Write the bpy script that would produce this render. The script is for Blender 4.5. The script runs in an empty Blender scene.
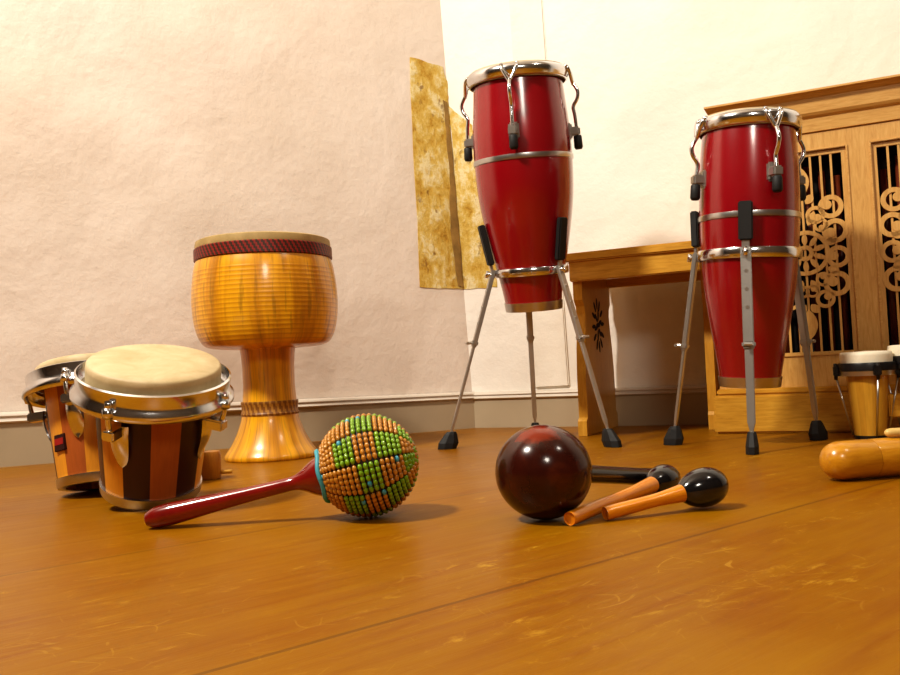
import bpy, bmesh, math, random
from mathutils import Vector, Matrix, noise

random.seed(7)
SC = bpy.context.scene
COL = SC.collection
PI = math.pi

# ---------------------------------------------------------------- camera
F = 850.0
H = 0.155
PITCH = math.atan((368.0 - 337.5) / F)
ROLL = 0.048
fw = Vector((0, math.cos(PITCH), math.sin(PITCH)))
r0 = Vector((1, 0, 0))
u0 = Vector((0, -math.sin(PITCH), math.cos(PITCH)))
cr = r0 * math.cos(ROLL) - u0 * math.sin(ROLL)
cu = u0 * math.cos(ROLL) + r0 * math.sin(ROLL)
CAM = Vector((0, 0, H))
cd = bpy.data.cameras.new('camera')
cam = bpy.data.objects.new('camera', cd)
COL.objects.link(cam)
cd.sensor_width = 36.0
cd.lens = 36.0 * F / 900.0
cd.clip_start = 0.02
cam.matrix_world = Matrix(((cr.x, cu.x, -fw.x, CAM.x), (cr.y, cu.y, -fw.y, CAM.y),
                           (cr.z, cu.z, -fw.z, CAM.z), (0, 0, 0, 1)))
SC.camera = cam


def ray(px, py):
    return (fw + cr * ((px - 450.0) / F) - cu * ((py - 337.5) / F))


def G(px, py, z=0.0):
    d = ray(px, py)
    return CAM + d * ((z - H) / d.z)


def P(px, py, depth):
    d = ray(px, py)
    return CAM + d * (depth / d.y)


def onplane(px, py, o, n):
    d = ray(px, py)
    return CAM + d * ((o - CAM).dot(n) / d.dot(n))


# ---------------------------------------------------------------- materials
def mat(name):
    m = bpy.data.materials.new(name)
    m.use_nodes = True
    nt = m.node_tree
    b = nt.nodes['Principled BSDF']
    return m, nt, b


def nd(nt, typ, **kw):
    n = nt.nodes.new(typ)
    for k, v in kw.items():
        if k in n.inputs:
            n.inputs[k].default_value = v
        else:
            setattr(n, k, v)
    return n


def lk(nt, a, b):
    nt.links.new(a, b)


def ramp(nt, fac, stops, interp='LINEAR'):
    r = nt.nodes.new('ShaderNodeValToRGB')
    r.color_ramp.interpolation = interp
    els = r.color_ramp.elements
    while len(els) < len(stops):
        els.new(0.5)
    for e, (p, c) in zip(els, stops):
        e.position = p
        e.color = (c[0], c[1], c[2], 1)
    lk(nt, fac, r.inputs['Fac'])
    return r.outputs['Color']


def mix(nt, fac, a, b, mode='MIX'):
    m = nt.nodes.new('ShaderNodeMix')
    m.data_type = 'RGBA'
    m.blend_type = mode
    if isinstance(fac, (int, float)):
        m.inputs[0].default_value = fac
    else:
        lk(nt, fac, m.inputs[0])
    for s, i in ((a, 6), (b, 7)):
        if isinstance(s, (tuple, list)):
            m.inputs[i].default_value = (s[0], s[1], s[2], 1)
        else:
            lk(nt, s, m.inputs[i])
    return m.outputs[2]


def math_(nt, op, a, b=None, c=None):
    m = nt.nodes.new('ShaderNodeMath')
    m.operation = op
    for i, s in enumerate((a, b, c)):
        if s is None:
            continue
        if isinstance(s, (int, float)):
            m.inputs[i].default_value = s
        else:
            lk(nt, s, m.inputs[i])
    return m.outputs[0]


def coords(nt, scale=(1, 1, 1), rot=(0, 0, 0), kind='Object'):
    tc = nt.nodes.new('ShaderNodeTexCoord')
    mp = nt.nodes.new('ShaderNodeMapping')
    mp.inputs['Scale'].default_value = scale
    mp.inputs['Rotation'].default_value = rot
    lk(nt, tc.outputs[kind], mp.inputs['Vector'])
    return mp.outputs['Vector']


def noise_n(nt, vec, scale, detail=4.0, rough=0.55, dist=0.0):
    n = nt.nodes.new('ShaderNodeTexNoise')
    n.inputs['Scale'].default_value = scale
    n.inputs['Detail'].default_value = detail
    n.inputs['Roughness'].default_value = rough
    n.inputs['Distortion'].default_value = dist
    lk(nt, vec, n.inputs['Vector'])
    return n.outputs['Fac']


def bump(nt, b, height, strength=0.3, distance=0.01):
    n = nt.nodes.new('ShaderNodeBump')
    n.inputs['Strength'].default_value = strength
    n.inputs['Distance'].default_value = distance
    lk(nt, height, n.inputs['Height'])
    lk(nt, n.outputs['Normal'], b.inputs['Normal'])


def plain(name, col, rough=0.5, metal=0.0, coat=0.0, var=0.12, nscale=40.0, spec=0.5):
    m, nt, b = mat(name)
    v = coords(nt)
    f = noise_n(nt, v, nscale)
    c = ramp(nt, f, [(0.25, [x * (1 - var) for x in col]), (0.75, [min(1, x * (1 + var)) for x in col])])
    lk(nt, c, b.inputs['Base Color'])
    b.inputs['Roughness'].default_value = rough
    b.inputs['Metallic'].default_value = metal
    b.inputs['Coat Weight'].default_value = coat
    b.inputs['Coat Roughness'].default_value = 0.08
    b.inputs['Specular IOR Level'].default_value = spec
    return m


def wood(name, cols, scale=(3, 3, 30), rough=0.35, coat=0.3, rings=12.0, rot=(0, 0, 0)):
    m, nt, b = mat(name)
    v = coords(nt, scale, rot)
    f = noise_n(nt, v, rings, 5.0, 0.6, 0.6)
    n = len(cols)
    c = ramp(nt, f, [(0.25 + 0.5 * i / (n - 1), cols[i]) for i in range(n)])
    lk(nt, c, b.inputs['Base Color'])
    b.inputs['Roughness'].default_value = rough
    b.inputs['Coat Weight'].default_value = coat
    b.inputs['Coat Roughness'].default_value = 0.15
    return m


def m_wall(name, c0, c1):
    m, nt, b = mat(name)
    v = coords(nt)
    f = noise_n(nt, v, 2.2, 6.0, 0.6)
    c = ramp(nt, f, [(0.3, c0), (0.7, c1)])
    lk(nt, c, b.inputs['Base Color'])
    b.inputs['Roughness'].default_value = 0.9
    b.inputs['Specular IOR Level'].default_value = 0.15
    big = noise_n(nt, v, 5.0, 3.0, 0.5, 0.3)
    fine = noise_n(nt, v, 55.0, 5.0, 0.65)
    h = math_(nt, 'ADD', math_(nt, 'MULTIPLY', big, 1.0), math_(nt, 'MULTIPLY', fine, 0.16))
    bump(nt, b, h, 0.55, 0.02)
    return m


def m_floor():
    q_ = G(200, 674)
    e_ = G(690, 537) - q_
    a_ = math.atan2(e_.y, e_.x)
    o_ = G(150, 550) - q_
    W = abs(-math.sin(a_) * o_.x + math.cos(a_) * o_.y)
    SEAM = -math.sin(a_) * q_.x + math.cos(a_) * q_.y
    m, nt, b = mat('floorboards')
    rotz = -a_
    v = coords(nt, (1, 1, 1), (0, 0, rotz))
    sep = nt.nodes.new('ShaderNodeSeparateXYZ')
    lk(nt, v, sep.inputs[0])
    x, y = sep.outputs[0], sep.outputs[1]
    q = math_(nt, 'DIVIDE', math_(nt, 'ADD', y, 40.0 * W - SEAM), W)
    fr = math_(nt, 'FRACT', q)
    idx = math_(nt, 'FLOOR', q)
    seam = math_(nt, 'LESS_THAN', math_(nt, 'ABSOLUTE', math_(nt, 'SUBTRACT', fr, 0.5)), 0.494)
    wn = nt.nodes.new('ShaderNodeTexWhiteNoise')
    wn.noise_dimensions = '1D'
    lk(nt, idx, wn.inputs['W'])
    # grain stretched along the boards
    mp = nt.nodes.new('ShaderNodeMapping')
    mp.inputs['Scale'].default_value = (1.5, 16, 1)
    lk(nt, v, mp.inputs['Vector'])
    g = noise_n(nt, mp.outputs[0], 4.0, 6.0, 0.6, 0.4)
    cl = noise_n(nt, v, 3.0, 4.0, 0.6)
    base = ramp(nt, g, [(0.22, (0.215, 0.064, 0.0004)), (0.5, (0.265, 0.103, 0.0005)), (0.8, (0.30, 0.135, 0.0008))])
    base = mix(nt, math_(nt, 'MULTIPLY', wn.outputs['Value'], 0.22), base, (0.19, 0.055, 0.0008))
    base = mix(nt, ramp(nt, cl, [(0.42, (0, 0, 0)), (0.72, (0.55, 0.55, 0.55))]), base, (0.33, 0.160, 0.001))
    # worn scratches, in patches
    sc = None
    for k, (rz, s, st) in enumerate(((0.5, 20.0, 0.5), (-0.3, 30.0, 0.35), (1.2, 26.0, 0.6))):
        mp2 = nt.nodes.new('ShaderNodeMapping')
        mp2.inputs['Rotation'].default_value = (0, 0, rz)
        mp2.inputs['Scale'].default_value = (st * 1.6, 1.0, 1)
        mp2.inputs['Location'].default_value = (k * 3.1, k * 1.7, 0)
        lk(nt, v, mp2.inputs['Vector'])
        nn = nt.nodes.new('ShaderNodeTexNoise')
        nn.inputs['Scale'].default_value = 6.0
        nn.inputs['Detail'].default_value = 3.0
        lk(nt, mp2.outputs[0], nn.inputs['Vector'])
        warp = mix(nt, 0.12, mp2.outputs[0], nn.outputs['Color'], 'ADD')
        vo = nt.nodes.new('ShaderNodeTexVoronoi')
        vo.feature = 'DISTANCE_TO_EDGE'
        vo.inputs['Scale'].default_value = s
        lk(nt, warp, vo.inputs['Vector'])
        line = math_(nt, 'LESS_THAN', vo.outputs['Distance'], (0.010, 0.012, 0.009)[k])
        mk = noise_n(nt, mp2.outputs[0], 26.0 + 5 * k, 3.0, 0.6)
        line = math_(nt, 'MULTIPLY', line, ramp(nt, mk, [(0.54, (0, 0, 0)), (0.62, (1, 1, 1))]))
        sc = line if sc is None else math_(nt, 'MAXIMUM', sc, line)
    pm = noise_n(nt, v, 2.0, 2.0, 0.5)
    sc = math_(nt, 'MULTIPLY', sc, ramp(nt, pm, [(0.42, (0, 0, 0)), (0.64, (0.28, 0.28, 0.28))]))
    base = mix(nt, sc, base, (0.66, 0.42, 0.06))
    # blotchy rub marks
    mp3 = nt.nodes.new('ShaderNodeMapping')
    mp3.inputs['Scale'].default_value = (0.55, 1.3, 1)
    lk(nt, v, mp3.inputs['Vector'])
    rb = noise_n(nt, mp3.outputs[0], 60.0, 7.0, 0.78, 0.6)
    rbm = noise_n(nt, mp3.outputs[0], 11.0, 5.0, 0.65)
    rub = math_(nt, 'MULTIPLY', ramp(nt, rb, [(0.55, (0, 0, 0)), (0.66, (1, 1, 1))]),
                ramp(nt, rbm, [(0.50, (0.03, 0.03, 0.03)), (0.64, (0.75, 0.75, 0.75))]))
    base = mix(nt, rub, base, (0.60, 0.36, 0.035))
    base = mix(nt, math_(nt, 'MULTIPLY', math_(nt, 'SUBTRACT', 1.0, seam), 0.55), base, (0.10, 0.035, 0.004))
    lk(nt, base, b.inputs['Base Color'])
    rr = ramp(nt, cl, [(0.3, (0.30, 0.30, 0.30)), (0.7, (0.44, 0.44, 0.44))])
    lk(nt, rr, b.inputs['Roughness'])
    b.inputs['Specular IOR Level'].default_value = 0.16
    bump(nt, b, math_(nt, 'ADD', g, math_(nt, 'MULTIPLY', cl, 2.0)), 0.06, 0.01)
    return m


def m_patch():
    m, nt, b = mat('exposed_ochre_plaster')
    v = coords(nt, (1, 1, 0.7))
    f = noise_n(nt, v, 20.0, 8.0, 0.75, 0.1)
    c = ramp(nt, f, [(0.30, (0.30, 0.13, 0.012)), (0.40, (0.55, 0.33, 0.045)), (0.50, (0.68, 0.49, 0.13)),
                     (0.60, (0.82, 0.72, 0.44)), (0.72, (0.60, 0.38, 0.06))])
    s = noise_n(nt, v, 30.0, 4.0, 0.6, 0.3)
    c = mix(nt, ramp(nt, s, [(0.62, (0, 0, 0)), (0.70, (0.75, 0.75, 0.75))]), c, (0.22, 0.10, 0.02))
    lk(nt, c, b.inputs['Base Color'])
    b.inputs['Roughness'].default_value = 0.9
    bump(nt, b, f, 0.6, 0.02)
    return m


def ang_of(nt, v):
    sep = nt.nodes.new('ShaderNodeSeparateXYZ')
    lk(nt, v, sep.inputs[0])
    a = math_(nt, 'ARCTAN2', sep.outputs[0], math_(nt, 'MULTIPLY', sep.outputs[1], -1.0))
    return a, sep


def m_staves(name, cols, offs, n=12):
    """wooden staves around the local Z axis; cols repeat round the shell"""
    m, nt, b = mat(name)
    v = coords(nt)
    a, sep = ang_of(nt, v)
    k = len(cols)
    q = math_(nt, 'DIVIDE', math_(nt, 'ADD', a, 4 * PI + offs), 2 * PI / n)
    q = math_(nt, 'FRACT', math_(nt, 'DIVIDE', q, float(k)))
    c = ramp(nt, q, [(i / k, cols[i]) for i in range(k)], 'CONSTANT')
    mp = nt.nodes.new('ShaderNodeMapping')
    mp.inputs['Scale'].default_value = (60, 60, 6)
    lk(nt, v, mp.inputs['Vector'])
    g = noise_n(nt, mp.outputs[0], 5.0, 4.0, 0.6)
    c = mix(nt, math_(nt, 'MULTIPLY', g, 0.5), c, (0.35, 0.35, 0.35), 'MULTIPLY')
    lk(nt, c, b.inputs['Base Color'])
    b.inputs['Roughness'].default_value = 0.38
    b.inputs['Coat Weight'].default_value = 0.3
    b.inputs['Coat Roughness'].default_value = 0.2
    return m


def m_turned(name):
    """pale turned wood with fine lathe lines and darker vertical streaks"""
    m, nt, b = mat(name)
    v = coords(nt)
    a, sep = ang_of(nt, v)
    cmb = nt.nodes.new('ShaderNodeCombineXYZ')
    lk(nt, a, cmb.inputs[0])
    lk(nt, math_(nt, 'MULTIPLY', sep.outputs[2], 0.8), cmb.inputs[1])
    s = noise_n(nt, cmb.outputs[0], 3.6, 3.0, 0.55, 0.3)
    s2 = noise_n(nt, cmb.outputs[0], 14.0, 3.0, 0.55, 0.2)
    c = ramp(nt, s, [(0.30, (0.36, 0.135, 0.006)), (0.42, (0.60, 0.26, 0.006)), (0.55, (0.78, 0.38, 0.008)), (0.7, (0.86, 0.46, 0.014))])
    c = mix(nt, ramp(nt, s2, [(0.53, (0, 0, 0)), (0.68, (0.65, 0.65, 0.65))]), c, (0.30, 0.15, 0.012))
    w = math_(nt, 'SINE', math_(nt, 'MULTIPLY', sep.outputs[2], 2 * PI / 0.0082))
    inb = math_(nt, 'MULTIPLY', math_(nt, 'GREATER_THAN', sep.outputs[2], TB_LO), math_(nt, 'LESS_THAN', sep.outputs[2], TB_HI))
    lines = math_(nt, 'MULTIPLY', math_(nt, 'GREATER_THAN', w, 0.55), inb)
    c = mix(nt, math_(nt, 'MULTIPLY', lines, 0.42), c, (0.42, 0.15, 0.006))
    lk(nt, c, b.inputs['Base Color'])
    b.inputs['Roughness'].default_value = 0.33
    b.inputs['Coat Weight'].default_value = 0.5
    b.inputs['Coat Roughness'].default_value = 0.15
    bump(nt, b, math_(nt, 'MULTIPLY', w, inb), 0.15, 0.001)
    return m


def m_inlay(name, dark, light, n, rows):
    m, nt, b = mat(name)
    v = coords(nt)
    a, sep = ang_of(nt, v)
    A = math_(nt, 'MULTIPLY', a, n / (2 * PI))
    Z = math_(nt, 'MULTIPLY', sep.outputs[2], rows)
    w1 = math_(nt, 'SINE', math_(nt, 'MULTIPLY', math_(nt, 'ADD', A, Z), 2 * PI))
    w2 = math_(nt, 'SINE', math_(nt, 'MULTIPLY', math_(nt, 'SUBTRACT', A, math_(nt, 'MULTIPLY', Z, 0.6)), 4 * PI))
    f = math_(nt, 'GREATER_THAN', math_(nt, 'ADD', w1, math_(nt, 'MULTIPLY', w2, 0.6)), 0.1)
    lk(nt, mix(nt, f, dark, light), b.inputs['Base Color'])
    b.inputs['Roughness'].default_value = 0.45
    return m


def m_skin(name, c0, c1):
    m, nt, b = mat(name)
    v = coords(nt)
    f = noise_n(nt, v, 22.0, 5.0, 0.65, 0.4)
    lk(nt, ramp(nt, f, [(0.3, c0), (0.7, c1)]), b.inputs['Base Color'])
    b.inputs['Roughness'].default_value = 0.55
    bump(nt, b, f, 0.08, 0.004)
    return m


def m_gourd():
    m, nt, b = mat('lacquered_brown_gourd')
    v = coords(nt)
    f = noise_n(nt, v, 16.0, 5.0, 0.6, 0.6)
    c = ramp(nt, f, [(0.3, (0.022, 0.004, 0.002)), (0.55, (0.045, 0.007, 0.003)), (0.7, (0.10, 0.017, 0.004))])
    sep = nt.nodes.new('ShaderNodeSeparateXYZ')
    lk(nt, v, sep.inputs[0])
    # reddish blotch near the crown
    dx = math_(nt, 'SUBTRACT', sep.outputs[0], -0.008)
    dy = math_(nt, 'SUBTRACT', sep.outputs[1], -0.020)
    dz = math_(nt, 'SUBTRACT', sep.outputs[2], 0.040)
    d = math_(nt, 'SQRT', math_(nt, 'ADD', math_(nt, 'ADD', math_(nt, 'MULTIPLY', dx, math_(nt, 'MULTIPLY', dx, 0.6)), math_(nt, 'MULTIPLY', dy, dy)), math_(nt, 'MULTIPLY', math_(nt, 'MULTIPLY', dz, dz), 2.0)))
    d = math_(nt, 'ADD', d, math_(nt, 'MULTIPLY', math_(nt, 'SUBTRACT', noise_n(nt, v, 60.0, 4.0, 0.7), 0.5), 0.03))
    c = mix(nt, ramp(nt, d, [(0.010, (0.9, 0.9, 0.9)), (0.020, (0, 0, 0))]), c, (0.22, 0.022, 0.003))
    lk(nt, c, b.inputs['Base Color'])
    b.inputs['Roughness'].default_value = 0.2
    b.inputs['Coat Weight'].default_value = 0.3
    b.inputs['Specular IOR Level'].default_value = 0.35
    b.inputs['Coat Roughness'].default_value = 0.06
    return m


# ---------------------------------------------------------------- mesh helpers
def V(*a):
    return Vector(a)


def lathe(bm, prof, seg=72, mi=0, closed=False):
    """revolve (r, z) profile about local Z. closed: profile is a loop"""
    rings = []
    for r, z in prof:
        if r <= 1e-6:
            rings.append([bm.verts.new((0, 0, z))])
        else:
            rings.append([bm.verts.new((r * math.sin(2 * PI * i / seg), -r * math.cos(2 * PI * i / seg), z)) for i in range(seg)])
    n = len(rings)
    pairs = [(i, i + 1) for i in range(n - 1)]
    if closed:
        pairs.append((n - 1, 0))
    for ia, ib in pairs:
        a, b = rings[ia], rings[ib]
        if len(a) == 1 and len(b) == 1:
            continue
        for i in range(seg):
            j = (i + 1) % seg
            if len(a) == 1:
                f = bm.faces.new((a[0], b[i], b[j]))
            elif len(b) == 1:
                f = bm.faces.new((a[j], a[i], b[0]))
            else:
                f = bm.faces.new((a[j], a[i], b[i], b[j]))
            f.material_index = mi
            f.smooth = True
    return rings


def smooth_prof(pts, n=6):
    out = []
    m = len(pts)
    for i in range(m - 1):
        p0 = pts[max(0, i - 1)]
        p1, p2 = pts[i], pts[i + 1]
        p3 = pts[min(m - 1, i + 2)]
        for k in range(n):
            t = k / n
            out.append(tuple(0.5 * ((2 * p1[j]) + (-p0[j] + p2[j]) * t + (2 * p0[j] - 5 * p1[j] + 4 * p2[j] - p3[j]) * t * t
                                    + (-p0[j] + 3 * p1[j] - 3 * p2[j] + p3[j]) * t ** 3) for j in range(len(p1))))
    out.append(tuple(pts[-1]))
    return out


def tube(bm, pts, rad, seg=12, smooth=True, cap=True, sub=0, mi=0):
    pts = [Vector(p) for p in pts]
    rads = rad if isinstance(rad, (list, tuple)) else [rad] * len(pts)
    if sub:
        q = smooth_prof([(p.x, p.y, p.z, r) for p, r in zip(pts, rads)], sub)
        pts = [Vector(a[:3]) for a in q]
        rads = [a[3] for a in q]
    n = len(pts)
    rings = []
    nrm = None
    for i in range(n):
        t = (pts[min(n - 1, i + 1)] - pts[max(0, i - 1)]).normalized()
        if nrm is None:
            up = Vector((0, 0, 1)) if abs(t.z) < 0.9 else Vector((1, 0, 0))
            nrm = t.cross(up).normalized()
        else:
            nrm = (nrm - t * nrm.dot(t)).normalized()
        bn = t.cross(nrm)
        rings.append([bm.verts.new(pts[i] + (nrm * math.cos(2 * PI * k / seg) + bn * math.sin(2 * PI * k / seg)) * rads[i]) for k in range(seg)])
    for a, b in zip(rings, rings[1:]):
        for k in range(seg):
            f = bm.faces.new((a[k], a[(k + 1) % seg], b[(k + 1) % seg], b[k]))
            f.smooth = smooth
            f.material_index = mi
    if cap:
        for rg, rev in ((rings[0], True), (rings[-1], False)):
            f = bm.faces.new(list(reversed(rg)) if rev else rg)
            f.material_index = mi
    return rings


def box(bm, lo, hi, bev=0.0, M=None, mi=0):
    t = bmesh.new()
    x0, y0, z0 = lo
    x1, y1, z1 = hi
    vs = [t.verts.new(p) for p in ((x0, y0, z0), (x1, y0, z0), (x1, y1, z0), (x0, y1, z0), (x0, y0, z1), (x1, y0, z1), (x1, y1, z1), (x0, y1, z1))]
    for q in ((3, 2, 1, 0), (4, 5, 6, 7), (0, 1, 5, 4), (1, 2, 6, 5), (2, 3, 7, 6), (3, 0, 4, 7)):
        t.faces.new([vs[i] for i in q])
    if bev:
        bmesh.ops.bevel(t, geom=list(t.edges), offset=bev, segments=2, affect='EDGES')
    merge(bm, t, M, mi)


def merge(bm, t, M=None, mi=0):
    if M is not None:
        bmesh.ops.transform(t, matrix=M, verts=t.verts)
    mp = {v: bm.verts.new(v.co) for v in t.verts}
    for f in t.faces:
        g = bm.faces.new([mp[v] for v in f.verts])
        g.smooth = f.smooth
        g.material_index = mi
    t.free()


def bar(bm, p0, p1, w, t, side, bev=0.0, w1=None, t1=None):
    """flat bar between two points; side = direction of its width"""
    p0, p1 = Vector(p0), Vector(p1)
    ax = (p1 - p0)
    L = ax.length
    ax.normalize()
    s = (side - ax * side.dot(ax)).normalized()
    o = ax.cross(s)
    w1 = w if w1 is None else w1
    t1 = t if t1 is None else t1
    tb = bmesh.new()
    c = []
    for z, ww, tt in ((0, w, t), (L, w1, t1)):
        for a, b in ((-1, -1), (1, -1), (1, 1), (-1, 1)):
            c.append(tb.verts.new((a * ww / 2, b * tt / 2, z)))
    for q in ((3, 2, 1, 0), (4, 5, 6, 7), (0, 1, 5, 4), (1, 2, 6, 5), (2, 3, 7, 6), (3, 0, 4, 7)):
        tb.faces.new([c[i] for i in q])
    if bev:
        bmesh.ops.bevel(tb, geom=list(tb.edges), offset=bev, segments=2, affect='EDGES')
    M = Matrix(((s.x, o.x, ax.x, p0.x), (s.y, o.y, ax.y, p0.y), (s.z, o.z, ax.z, p0.z), (0, 0, 0, 1)))
    merge(bm, tb, M)


def prism(bm, pts, y0, y1, bev=0.0, M=None):
    """extrude a polygon of (x, z) along Y"""
    t = bmesh.new()
    a = [t.verts.new((x, y0, z)) for x, z in pts]
    b = [t.verts.new((x, y1, z)) for x, z in pts]
    n = len(pts)
    t.faces.new(a)
    t.faces.new(list(reversed(b)))
    for i in range(n):
        j = (i + 1) % n
        t.faces.new((a[j], a[i], b[i], b[j]))
    bmesh.ops.recalc_face_normals(t, faces=t.faces)
    if bev:
        bmesh.ops.bevel(t, geom=list(t.edges), offset=bev, segments=2, affect='EDGES')
    merge(bm, t, M)


def ringplate(bm, outer, inner, y0, y1):
    """plate with a hole; outer, inner same-length loops of (x, z)"""
    n = len(outer)
    vo0 = [bm.verts.new((x, y0, z)) for x, z in outer]
    vi0 = [bm.verts.new((x, y0, z)) for x, z in inner]
    vo1 = [bm.verts.new((x, y1, z)) for x, z in outer]
    vi1 = [bm.verts.new((x, y1, z)) for x, z in inner]
    for i in range(n):
        j = (i + 1) % n
        bm.faces.new((vo0[i], vo0[j], vi0[j], vi0[i]))
        bm.faces.new((vo1[j], vo1[i], vi1[i], vi1[j]))
        bm.faces.new((vo0[j], vo0[i], vo1[i], vo1[j]))
        bm.faces.new((vi0[i], vi0[j], vi1[j], vi1[i]))


def circ(cx, cz, rx, rz=None, n=28, rot=0.0):
    rz = rx if rz is None else rz
    out = []
    for i in range(n):
        a = 2 * PI * i / n
        x, z = rx * math.cos(a), rz * math.sin(a)
        out.append((cx + x * math.cos(rot) - z * math.sin(rot), cz + x * math.sin(rot) + z * math.cos(rot)))
    return out


WM = {}


def empty(name, M, label, cat, group=None):
    o = bpy.data.objects.new(name, None)
    COL.objects.link(o)
    o.empty_display_size = 0.05
    if isinstance(M, Vector):
        M = Matrix.Translation(M)
    o.matrix_world = M
    WM[o] = M.copy()
    o['label'] = label
    o['category'] = cat
    if group:
        o['group'] = group
    return o


def obj(name, bm, m, parent=None, M=None, label=None, sharp=None, kind=None):
    """M given: bm is in M's local frame. M None: bm is in world space"""
    if M is None:
        M = Matrix.Translation(WM[parent].to_translation()) if parent is not None else Matrix.Identity(4)
        bmesh.ops.transform(bm, matrix=M.inverted(), verts=bm.verts)
    bmesh.ops.recalc_face_normals(bm, faces=bm.faces)
    me = bpy.data.meshes.new(name)
    bm.to_mesh(me)
    bm.free()
    for mm in (m if isinstance(m, (list, tuple)) else [m]):
        me.materials.append(mm)
    o = bpy.data.objects.new(name, me)
    COL.objects.link(o)
    if parent is not None:
        o.parent = parent
        o.matrix_local = WM[parent].inverted() @ M
    else:
        o.matrix_world = M
    WM[o] = M.copy()
    if sharp is not None:
        me.polygons.foreach_set('use_smooth', [True] * len(me.polygons))
        me.set_sharp_from_angle(angle=sharp)
    if label:
        o['label'] = label
    if kind:
        o['kind'] = kind
    return o


def struct(name, bm, m, M=None, sharp=None):
    return obj(name, bm, m, None, M, None, sharp, 'structure')


def frame(bot, top, toward=None):
    """matrix with origin at bot, Z toward top, -Y roughly toward the camera"""
    z = (top - bot).normalized()
    y = (bot - CAM)
    y.z = 0
    y = (y - z * y.dot(z)).normalized()
    x = y.cross(z)
    return Matrix(((x.x, y.x, z.x, bot.x), (x.y, y.y, z.y, bot.y), (x.z, y.z, z.z, bot.z), (0, 0, 0, 1)))


def cyl(phi, r, z):
    return Vector((r * math.sin(phi), -r * math.cos(phi), z))


D2R = PI / 180
# ---------------------------------------------------------------- room
CORNER = G(475, 427.5)
RD = math.atan2(0.432, 0.902)
R_DIR = Vector((math.cos(RD), -math.sin(RD), 0))        # along the right wall, away from the corner
R_N = Vector((-math.sin(RD), -math.cos(RD), 0))         # its normal, into the room
LP = G(0, 467)
L_DIR = (LP - CORNER)
L_DIR.z = 0
L_DIR.normalize()
L_DIR0 = L_DIR.copy()
L_N = Vector((-L_DIR.y, L_DIR.x, 0))
if L_N.dot(-CORNER) < 0:
    L_N = -L_N
UPC = (Vector((0, 0, 1)) - R_DIR * 0.036).normalized()          # the old corner leans a little
SHEAR = UPC / UPC.z - Vector((0, 0, 1))
L_NT = L_DIR.cross(UPC).normalized()
if L_NT.dot(L_N) < 0:
    L_NT = -L_NT
LEN = 4.2
CEIL = 2.6

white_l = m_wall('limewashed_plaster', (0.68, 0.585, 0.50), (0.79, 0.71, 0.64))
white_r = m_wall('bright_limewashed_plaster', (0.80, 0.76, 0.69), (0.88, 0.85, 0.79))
grey_base = plain('painted_skirting', (0.44, 0.365, 0.25), 0.55, var=0.06, nscale=8)
grey_cap = plain('painted_skirting_cap', (0.66, 0.60, 0.52), 0.45, var=0.05, nscale=8)
ceil_m = plain('ceiling_paint', (0.6, 0.53, 0.44), 0.9, var=0.05, nscale=3)
backwall_m = plain('far_wall_paint', (0.10, 0.070, 0.045), 0.9, var=0.05, nscale=3)


def wall(name, o, d, nrm, m, amp):
    bm = bmesh.new()
    nu, nv = 120, 70
    g = []
    for j in range(nv + 1):
        row = []
        for i in range(nu + 1):
            s = LEN * (i / nu) ** 1.3
            z = CEIL * j / nv
            k = min(1.0, max(0.0, (s - 0.30) / 0.35)) * min(1.0, max(0, (z - 0.13) / 0.15))
            p = o + d * s + Vector((0, 0, z)) + SHEAR * z
            h = noise.fractal(p * 3.0, 1.0, 2.0, 3) * amp + noise.noise(p * 9.0) * amp * 0.25
            if amp > 0.006:                       # hand-trowelled ridge arching over the left wall
                rr = math.hypot(s - 1.05, (z - 0.42) * 0.9)
                h += 0.012 * math.exp(-((rr - 0.62) / 0.10) ** 2)
            row.append(bm.verts.new(p + nrm * (h * k)))
        g.append(row)
    for j in range(nv):
        for i in range(nu):
            f = bm.faces.new((g[j][i], g[j][i + 1], g[j + 1][i + 1], g[j + 1][i]))
            f.smooth = True
    return struct(name, bm, m)


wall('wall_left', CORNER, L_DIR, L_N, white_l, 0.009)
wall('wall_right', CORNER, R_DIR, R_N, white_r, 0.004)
A = CORNER + L_DIR * LEN
B = CORNER + R_DIR * LEN
Cc = A + R_DIR * LEN


def quad(name, pts, m):
    bm = bmesh.new()
    bm.faces.new([bm.verts.new(p) for p in pts])
    return struct(name, bm, m)


Z = Vector((0, 0, CEIL))
quad('wall_back', [A, Cc, Cc + Z, A + Z], backwall_m)
quad('wall_side', [B, Cc, Cc + Z, B + Z], backwall_m)
NW = (CORNER - Cc).normalized() * 0.25
quad('ceiling', [CORNER + Z + NW, A + Z, Cc + Z, B + Z], ceil_m)
floor_m = m_floor()
quad('floor', [CORNER, A, Cc, B], floor_m)


def baseboard(side, d, nrm, h0, h1, length):
    """skirting with a moulded cap; its height eases from h0 at the corner to h1"""
    prof_b = [(0.0, 0.0), (0.014, 0.0), (0.014, 0.80), (0.0, 0.80)]
    prof_c = [(0.0, 0.80), (0.018, 0.80), (0.021, 0.83), (0.018, 0.86), (0.016, 0.90), (0.020, 0.93), (0.018, 0.97), (0.010, 1.0), (0.0, 1.0)]
    for nm, pr, m in (('baseboard_' + side, prof_b, grey_base), ('trim_' + side, prof_c, grey_cap)):
        bm = bmesh.new()
        ends = []
        for s, h in ((0.0, h0), (length, h1)):
            ends.append([bm.verts.new(CORNER + d * s + nrm * a + Vector((0, 0, b * h))) for a, b in pr])
        n = len(pr)
        for i in range(n):
            j = (i + 1) % n
            bm.faces.new((ends[0][i], ends[0][j], ends[1][j], ends[1][i]))
        bm.faces.new(ends[0])
        bm.faces.new(list(reversed(ends[1])))
        struct(nm, bm, m)


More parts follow.
